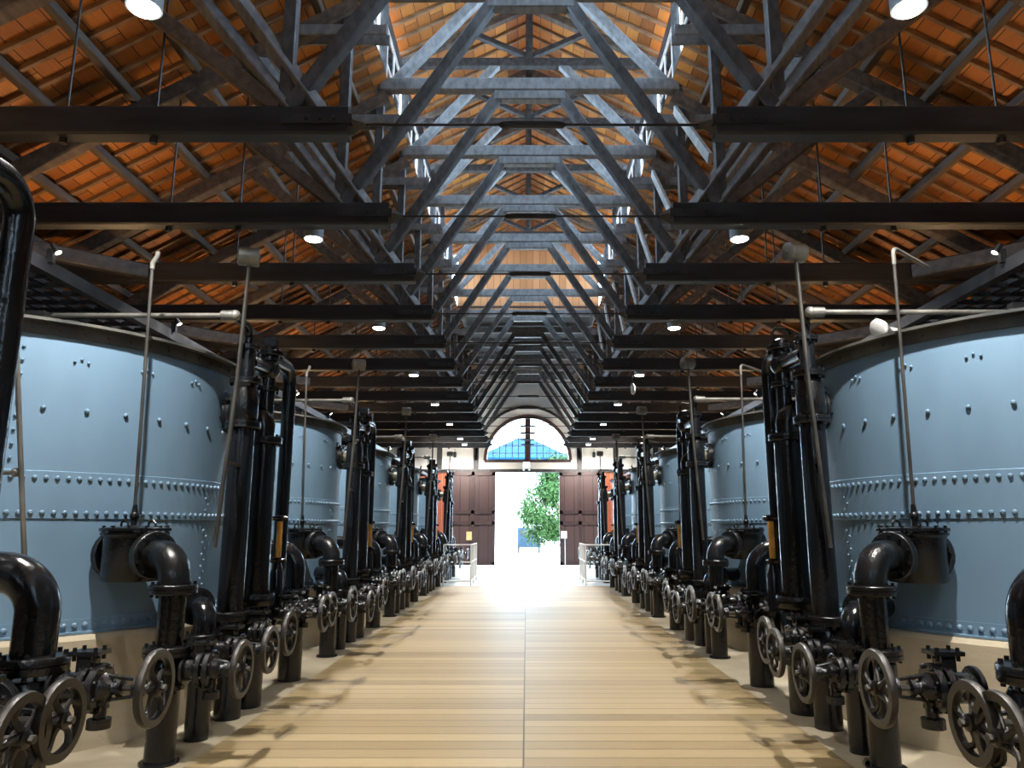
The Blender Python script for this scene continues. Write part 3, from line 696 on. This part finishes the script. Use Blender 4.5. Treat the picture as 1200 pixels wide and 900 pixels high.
    # --- big elbow E into the tank
    y = S['E']; p = V(x(2.41), y, 0)
    t = thing('delivery_elbow', p, 'x', 'pipe', 'big delivery elbows')
    mb = MB(); foot(mb, y-.03, .62, .115); mb.build('foot_pipe', 'pipe', t)
    mb = MB(); mb.lathe(p, (0, 0, 1), [(.56, .11), (.58, .14), (.75, .14), (.79, .12)], 22); mb.build('tee_body', 'pipe', t)
    mb = MB(); mb.flange(p + V(0, 0, .855), (0, 0, 1), .165, .09); mb.build('base_flange', 'pipe_dull', t)
    q = p + V(0, 0, 1.29); dy = y - S['cy']; ex = S['cx'] - math.sqrt(R_T**2 - dy**2)
    mb = MB(); mb.tube(arc_path(p + V(0, 0, .88), q, V(sg*(ex+.02), y, 1.29), .2, 12), .10, 24); mb.build('bend', 'pipe', t)
    mb = MB(); mb.flange((sg*(ex-.12), y, 1.29), (1, 0, 0), .17, .07); mb.build('wall_flange', 'pipe_dull', t)
    out.append(('E', t))
    # --- cast header joining the column feet
    t = thing('header_pipe', (x(2.42), S['A'], .70), 'x', 'pipe', 'cast header pipes between column feet')
    mb = MB(); mb.cyl((x(2.42), S['A']+.1, .70), (x(2.42), S['E']-.1, .69), .088, n=20); mb.build('barrel', 'pipe', t)
    for yy in (S['B']+.28, S['C']+.2):
        mb = MB(); mb.flange((x(2.42), yy, .70), (0, 1, 0), .135, .06, nb=8); mb.build('joint_flange', 'pipe_dull', t)
    mb = MB(); mb.b2(x(2.3), x(2.54), S['C']-.38, S['C']-.14, .78, .81); mb.build('top_plate', 'pipe_dull', t)
    out.append(('header', t))
    # --- valves
    out.append(('vB', make_valve(sg, S, 2.34, 1.90, S['wB'], .585, .165)))
    out.append(('vC', make_valve(sg, S, 2.36, 1.89, S['wC'], .63, .148, .068)))
    out.append(('vD', make_valve(sg, S, 2.36, 1.94, S['wD'], .665, .155, .07)))
    out.append(('vA', make_valve(sg, S, 2.34, 1.80, S['wA'], .745, .16, .072)))
    out.append(('vE', make_valve(sg, S, 2.40, 1.84, S['wE'], .76, .138, .06)))
    out.append(('vF', make_valve(sg, S, 2.40, 1.85, S['wF'], .745, .145, .06)))
    # --- counterweight pole
    y = S['pole']
    t = thing('counterweight_pole', (x(2.42), y-.02, 1.38), 'x', 'pole', 'counterweight poles')
    w = V(x(2.32), y, 3.74)
    mb = MB(); mb.tube([(x(2.42), y-.02, 1.36), (x(2.345), y-.01, 2.7), (x(2.32), y, 3.70)], .017, 10); mb.build('shaft', 'rod', t)
    mb = MB(); mb.lathe(w + V(-.085, -.03, .0), (1, .35, 0), [(0, .066), (.006, .078), (.165, .078), (.17, .066)], 22); mb.lathe(w + V(-.10, -.035, 0), (1, .35, 0), [(0, .016), (.2, .016)], 6); mb.build('weight', 'galv', t)
    mb = MB(); mb.beam((x(2.345), y, 2.66), (x(2.36), S['A']-.1, 2.72), .03, .04); mb.beam((x(2.38), y-.01, 2.02), (x(2.40), S['A']-.09, 2.02), .03, .03); mb.build('guide', 'rod', t)
    out.append(('pole', t))
    return out

DESC = {   # key -> label pattern; side, order
 'inlet': 'black inlet elbow with lidded strainer box, %s row, %s to the viewer',
 'rod': 'thin rod rising from the strainer box lid, %s row, %s to the viewer',
 'elbow': 'low black elbow leading into the tank foot, %s row, %s',
 'A': 'tall black overflow pipe joined to a cream nozzle, %s row, %s',
 'B': 'thickest tall black riser with a valve head on top, %s row, %s',
 'C': 'slim tall black pipe bent over at the top, %s row, %s',
 'gauge': 'amber and pale gauge tubes beside the thick riser, %s row, %s',
 'E': 'big black elbow curving into the tank wall, %s row, %s',
 'header': 'level black header pipe joining the riser feet, %s row, %s',
 'vB': 'spoked wheel valve on the strainer box pipe, %s row, %s',
 'vC': 'spoked wheel valve at the low tank elbow, %s row, %s',
 'vD': 'spoked wheel valve at the overflow pipe foot, %s row, %s',
 'vA': 'spoked wheel valve at the big elbow foot, %s row, %s',
 'vE': 'spoked wheel valve on the header, nearer the big elbow, %s row, %s',
 'vF': 'spoked wheel valve on the header, nearer the thick riser, %s row, %s',
 'pole': 'slanting pole topped by a round counterweight, %s row, %s',
}
FRONT = {'C', 'E', 'vA', 'vE', 'vF', 'header'}
NB = 5
for sg, S in SIDES.items():
    sd = S['sd']
    for k, (nm, f, desc, cat, grp) in enumerate((('tank', make_tank, 'big blue riveted tank with a dark rim, %s of the %s row', 'tank', None), ('plinth', make_plinth, 'round cream concrete plinth under the %s tank of the %s row', 'plinth', 'concrete tank plinths'))):
        t = f(sg, S)
        for i in range(NB):
            o = t if i == 0 else copy_tree(t, (0, PITCH*i, 0))
            tag(o, desc % (nth(i), sd), cat, grp)
    for key, t in make_bay(sg, S):
        front = key in FRONT
        for i in range(NB):
            o = t if i == 0 else copy_tree(t, (0, PITCH*i, 0))
            o['label'] = DESC[key] % (sd, nth(i + (1 if front else 0)))
        if front:
            o = copy_tree(t, (0, -PITCH, 0)); o['label'] = DESC[key] % (sd, nth(0))

# thin slanting pipe in front of the first left tank (belongs to the bay cut by the frame)
t = thing('drain_pipe', (-2.74, 4.2, .9), 'thin pale upright pipe with a side branch at the left edge, before the nearest tank', 'pipe')
mb = MB(); mb.tube([(-2.72, 4.2, .85), (-2.74, 4.2, 1.36), (-2.95, 4.2, 2.63)], .014, 10); mb.build('shaft', 'galv', t)
mb = MB(); mb.sphere((-2.845, 4.2, 1.81), .026, 10, 8); mb.cyl((-2.845, 4.2, 1.81), (-3.25, 4.2, 1.79), .012, n=8); mb.build('branch', 'galv', t)

# ------------------------------------------------------------------ walkways over the tanks
for sg, sd in ((-1, 'left'), (1, 'right')):
    x0, x1, zw, ya, yb = sg*3.78, sg*4.95, 3.5, .6, 29.0
    t = thing('walkway', (sg*4.3, ya, zw), 'black grated steel walkway over the %s row of tanks' % sd, 'walkway', None)
    mb = MB()
    for xx in (x0, x1): mb.b2(xx-.035, xx+.035, ya, yb, zw-.03, zw+.075)
    mb.build('side_channel', 'steel', t)
    mb = MB()
    for i in range(7): xx = x0 + (x1-x0)*(i+.5)/7; mb.b2(xx-.022, xx+.022, ya, yb, zw, zw+.04)
    n = int((yb-ya)/.24)
    for i in range(n): yy = ya + .12 + i*.24; mb.b2(x0, x1, yy-.016, yy+.016, zw-.02, zw+.02)
    g = mb.build('grating', 'steel', t)
    S = SIDES[sg]
    for i in range(NB):
        for dy in (-1.5, 1.5):
            for xx in (x0, x1):
                yy = S['cy'] + PITCH*i + dy
                mb = MB(); dx = abs(xx) - S['cx']; 
                mb.cyl((xx, yy, ZT-.55), (xx, yy, zw), .03, n=8); mb.build('support_post', 'black', t)
    for i in range(NB):       # bearers resting on the tank rims carry the posts
        for dy in (-1.5, 1.5):
            yy = S['cy'] + PITCH*i + dy; h = math.sqrt(R_T**2 - dy*dy) + .03
            tie_ = MB(); tie_.b2(sg*S['cx']-h, sg*S['cx']+h, yy-.03, yy+.03, ZT+.012, ZT+.07); tie_.build('bearer', 'black', t)
# spot lamps clamped along the aisle edge of each walkway
sp0 = None; spi = {-1: 0, 1: 0}
for i in range(13):
    for sg, sd in ((-1, 'left'), (1, 'right')):
        loc = V(sg*3.70, 1.4 + 2.1*i, 3.66)
        if sp0 is None:
            sp0 = thing('spot_lamp', loc, 'x', 'lamp', 'spot lamps along the walkways'); L = loc; a = V(.55, .12, -.8).normalized()
            mb = MB(); mb.cyl(L - a*.05, L + a*.03, .02, .028, n=14); mb.b2(L.x-.06, L.x-.01, L.y-.02, L.y+.02, L.z-.11, L.z+.0); mb.build('lamp_body', 'black', sp0)
            mb = MB(); mb.cyl(L + a*.029, L + a*.034, .024, n=14); mb.build('lens', 'spotlens', sp0); o = sp0
            sp1 = thing('spot_lamp', V(-loc.x, loc.y, loc.z), 'x', 'lamp', 'spot lamps along the walkways'); L = V(-loc.x, loc.y, loc.z); a2 = V(-a.x, a.y, a.z)
            mb = MB(); mb.cyl(L - a2*.05, L + a2*.03, .02, .028, n=14); mb.b2(L.x+.01, L.x+.06, L.y-.02, L.y+.02, L.z-.11, L.z); mb.build('lamp_body', 'black', sp1)
            mb = MB(); mb.cyl(L + a2*.029, L + a2*.034, .024, n=14); mb.build('lens', 'spotlens', sp1)
        elif i == 0: o = sp1
        else: o = copy_tree(sp0 if sg < 0 else sp1, (0, 2.1*i, 0))
        o['label'] = 'tiny spot lamp on the %s walkway edge, %s of its row' % (sd, nth(i))
        spot('spot_beam', loc + V(-sg*.05, .01, -.06), (sg*1.3, loc.y + 2.0, .2), SPOT_W * (1 if i % 2 else .2), SPOT_C, 84, .7, .025)
# warm floodlights standing on the tank bearers, shining up at the boards
fl0 = None
for sg, sd in ((-1, 'left'), (1, 'right')):
    S = SIDES[sg]
    for i in range(NB + 1):
        loc = V(sg*5.04, S['cy'] + PITCH*(i - .5) - .35 if i < NB else 28.3, 3.69)
        if fl0 is None:
            fl0 = thing('floodlight', loc, 'x', 'lamp', 'warm floodlights on the walkways'); L = loc
            mb = MB(); mb.b2(L.x-.09, L.x+.09, L.y-.07, L.y+.07, L.z-.04, L.z+.05); mb.b2(L.x-.13, L.x+.13, L.y-.02, L.y+.02, L.z-.10, L.z-.03); mb.b2(L.x+.10, L.x+.2, L.y-.02, L.y+.02, L.z-.10, L.z-.06); mb.build('lamp_body', 'black', fl0)
            mb = MB(); mb.b2(L.x-.075, L.x+.075, L.y-.055, L.y+.055, L.z+.05, L.z+.056); mb.build('lens', 'spotlens', fl0); o = fl0
        else:
            o = copy_tree(fl0, loc - fl0.location)
            if sg > 0: o.rotation_euler.z = PI
        o['label'] = 'black floodlight shining up from the %s walkway, %s to the viewer' % (sd, nth(i))
        spot('flood_beam', loc + V(0, 0, .08), loc + V(sg*.15, 0, 3), UP_W, UP_C, 165, .8, .08)
for sg, sd in ((-1, 'left'), (1, 'right')):     # two extra floods, added only to brighten the far gable
    loc = V(sg*3.86, 28.7, 3.665); o = copy_tree(fl0, loc - fl0.location)
    tag(o, 'added black floodlight at the far end of the %s walkway, facing the cream gable' % sd, 'lamp', 'added gable floodlights')
    spot('added_gable_beam', loc + V(-sg*.05, .06, .1), (TX + sg*.6, YW, 6.6), 420, (1, .92, .82), 120, .8, .06)
# white floodlight on the nearest right tank rim
t = thing('flood_lamp', (3.0, 6.0, 3.0), 'white plastic flood lamp on the rim of the nearest right tank', 'lamp')
L = V(2.84, 5.9, 3.09)
mb = MB(); mb.lathe(L, (.75, .2, .25), [(0, .06), (.008, .082), (.025, .085), (.07, .06), (.10, .03)], 20); mb.build('lamp_head', 'white', t)
mb = MB(); mb.tube([L + V(.08, .02, .02), L + V(.2, .04, 0), L + V(.3, .05, -.06)], .018, 8); mb.cyl(L + V(.28, .05, -.14), L + V(.28, .05, -.02), .014, n=8); mb.build('bracket', 'white', t)

# ------------------------------------------------------------------ far end: railings, boxes, signs
for sg, sd in ((-1, 'left'), (1, 'right')):
    t = thing('guard_rail', (sg*1.6, 20.9, 0), 'white pipe guard railing round the last pipes on the %s' % sd, 'railing', None)
    xi, xo2, ya, yb = sg*1.56 + .05, sg*2.3 + .05, 20.95, 23.2
    for xx, yy in ((xi, ya), (xi, (ya+yb)/2), (xi, yb), (xo2, ya)):
        mb = MB(); mb.cyl((xx, yy, 0), (xx, yy, 1.08), .019, n=10); mb.build('rail_post', 'white', t)
    for z in (.12, .62, 1.08):
        mb = MB(); mb.tube([(xo2, ya, z), (xi, ya, z), (xi, yb, z)], .016, 10); mb.build('rail', 'white', t)
    mb = MB()
    for q in range(1, 6): yy = ya + (yb-ya)*q/6; mb.cyl((xi, yy, .12), (xi, yy, 1.08), .012, n=8)
    mb.build('baluster', 'white', t)
mb = MB(); mb.b2(-2.5, -2.28, YW-.16, YW-.08, 1.05, 1.4); mb.b2(-2.48, -2.3, YW-.165, YW-.16, 1.07, 1.38)
tag(build_at(mb, 'notice_board', 'paper', (-2.39, YW-.12, 1.2)), 'small amber notice panel on the left sliding door', 'notice')
t = thing('switch_box', (1.56, YW-.15, 1.3), 'white switch box with a cable on the right sliding door', 'box')
mb = MB(); mb.b2(1.44, 1.68, YW-.2, YW-.1, 1.12, 1.42); mb.build('case', 'white', t)
mb = MB(); mb.cyl((1.6, YW-.13, .05), (1.6, YW-.13, 1.14), .018, n=8); mb.build('cable', 'white', t)
t = thing('exit_lamp', (.05, YW-.1, 4.2), 'small pale box sign over the far doorway', 'sign')
mb = MB(); mb.b2(-.16, .16, YW-.2, YW-.06, 4.02, 4.3); mb.build('case', 'white', t)
mb = MB(); mb.b2(-.14, .14, YW-.21, YW-.2, 4.06, 4.28); mb.build('face', 'exit', t)
for x in (-.12, .12):
    mb = MB(); mb.cyl((x, YW-.14, 4.03), (x, YW-.17, 3.95), .03, .045, n=10); mb.build('lamp_head', 'white', t)
for x, sd in ((-3.05, 'left'), (2.87, 'right')):
    mb = MB(); mb.b2(x-.06, x+.06, YW-.1, YW, 4.5, 4.72); mb.cyl((x, YW-.06, 4.72), (x, YW-.06, 4.85), .01, n=6); mb.cyl((x, YW-.05, 3.95), (x, YW-.05, 4.5), .008, n=6)
    tag(build_at(mb, 'wall_speaker', 'black', (x, YW-.05, 4.6)), 'small dark box on the cream band, %s of the doorway' % sd, 'speaker', None)
t = thing('drop_light', (2.32, 15.6, 3.6), 'slim white pendant bulb hanging among the right lamps', 'lamp')
mb = MB(); mb.cyl((2.32, 16.1, 4.62), (2.32, 16.1, 4.92), .008, n=6); mb.build('cord', 'black', t)
mb = MB(); mb.lathe((2.32, 16.1, 4.38), (0, 0, 1), [(0, .02), (.03, .045), (.18, .05), (.24, .02)], 12); mb.build('bulb', 'white', t)

# ------------------------------------------------------------------ outside
m = MB(); m.b2(-60, 60, YW+.3, 160, -.14, -.02); structure('ground_outside', m, 'yard', 'pale paved yard outside the doorway')
t = thing('tree', (1.7, 44, 0), 'leafy green tree standing in the yard beyond the doorway', 'tree')
mb = MB(); mb.tube([(2.2, 44, -.02), (2.1, 44, 1.2), (1.8, 43.9, 2.6), (1.5, 44, 4.6)], [.14, .11, .09, .04], 10)
mb.tube([(2.05, 44, 1.3), (1.2, 43.7, 2.5), (.7, 43.8, 3.4)], [.07, .05, .02], 8); mb.tube([(1.8, 44, 2.5), (2.6, 44.2, 3.6), (3, 44.3, 4.4)], [.06, .04, .02], 8); mb.build('trunk', 'bark', t)
mb = MB(); rnd = random.Random(5)
clumps = [(rnd.uniform(.1, 3.6), 44 + rnd.uniform(-1.2, 1.2), rnd.uniform(1.0, 5.4), rnd.uniform(.45, .85)) for _ in range(84)]
for cx_, cy_, cz_, r in clumps:
    if cx_ < .9 and cz_ > 4.0 and rnd.random() < .6: continue
    for _ in range(150):
        dv = V(rnd.gauss(0, 1), rnd.gauss(0, 1), rnd.gauss(0, 1)).normalized()*r*rnd.uniform(.3, 1)
        p = V(cx_, cy_, cz_) + dv; a = V(rnd.gauss(0, 1), rnd.gauss(0, 1), rnd.gauss(0, 1)).normalized(); b = a.orthogonal().normalized(); s = rnd.uniform(.09, .15); cc = a.cross(b)*.02
        mb.add([p - a*s, p + b*s*.45 + cc, p + a*s, p - b*s*.45 + cc], [(0, 1, 2, 3)])
mb.build('foliage', 'leaf', t, flat=True)
t = thing('warehouse', (-1, 78, 0), 'blue roofed building far beyond the yard', 'building')
mb = MB(); mb.b2(-13, 12, 76, 90, -.05, 8.4); mb.build('wall', 'white', t)
def hip(mb, x0, x1, y0, y1, z0, z1, inset):
    ym = (y0+y1)/2
    mb.add([(x0, y0, z0), (x1, y0, z0), (x1, y1, z0), (x0, y1, z0), (x0+inset, ym, z1), (x1-inset, ym, z1), (x0, y0, z0-.2), (x1, y0, z0-.2), (x1, y1, z0-.2), (x0, y1, z0-.2)],
           [(0, 1, 5, 4), (1, 2, 5), (2, 3, 4, 5), (3, 0, 4), (6, 7, 1, 0), (7, 8, 2, 1), (8, 9, 3, 2), (9, 6, 0, 3), (9, 8, 7, 6)])
mb = MB(); hip(mb, -5.2, 4.6, 74.8, 91, 8.5, 11.4, 4.2); hip(mb, 3.2, 13, 74.9, 90, 8.6, 10.6, 3); hip(mb, -14, -4.8, 75, 90, 8.0, 8.9, 3); mb.build('roof', 'blueroof', t, flat=True)
t = thing('parked_van', (.0, 46, 0), 'small hazy blue van parked outside the doorway', 'van')
mb = MB()
prof = [(-1.35, .35), (1.3, .35), (1.35, .8), (1.2, .95), (.95, 1.55), (-1.25, 1.6), (-1.38, 1.1)]
xc, yc = .15, 50.0
for sgn in (0, 1): pass
vs = [(xc-.72, yc+a, z) for a, z in prof] + [(xc+.72, yc+a, z) for a, z in prof]; n = len(prof)
mb.add(vs, [tuple(range(n)), tuple(range(2*n-1, n-1, -1))] + [(i, (i+1) % n, n+(i+1) % n, n+i) for i in range(n)]); mb.build('body', 'vanpaint', t, sharp=20)
mb = MB(); mb.b2(xc-.6, xc+.6, yc-1.37, yc-1.3, 1.05, 1.45); mb.build('rear_window', 'black', t)
for a in (-.9, .9):
    for b in (-.66, .66):
        mb = MB(); mb.lathe((xc+b-.08, yc+a, .28), (1, 0, 0), [(0, .2), (.02, .28), (.14, .28), (.16, .2)], 18); mb.build('wheel', 'rubber', t)
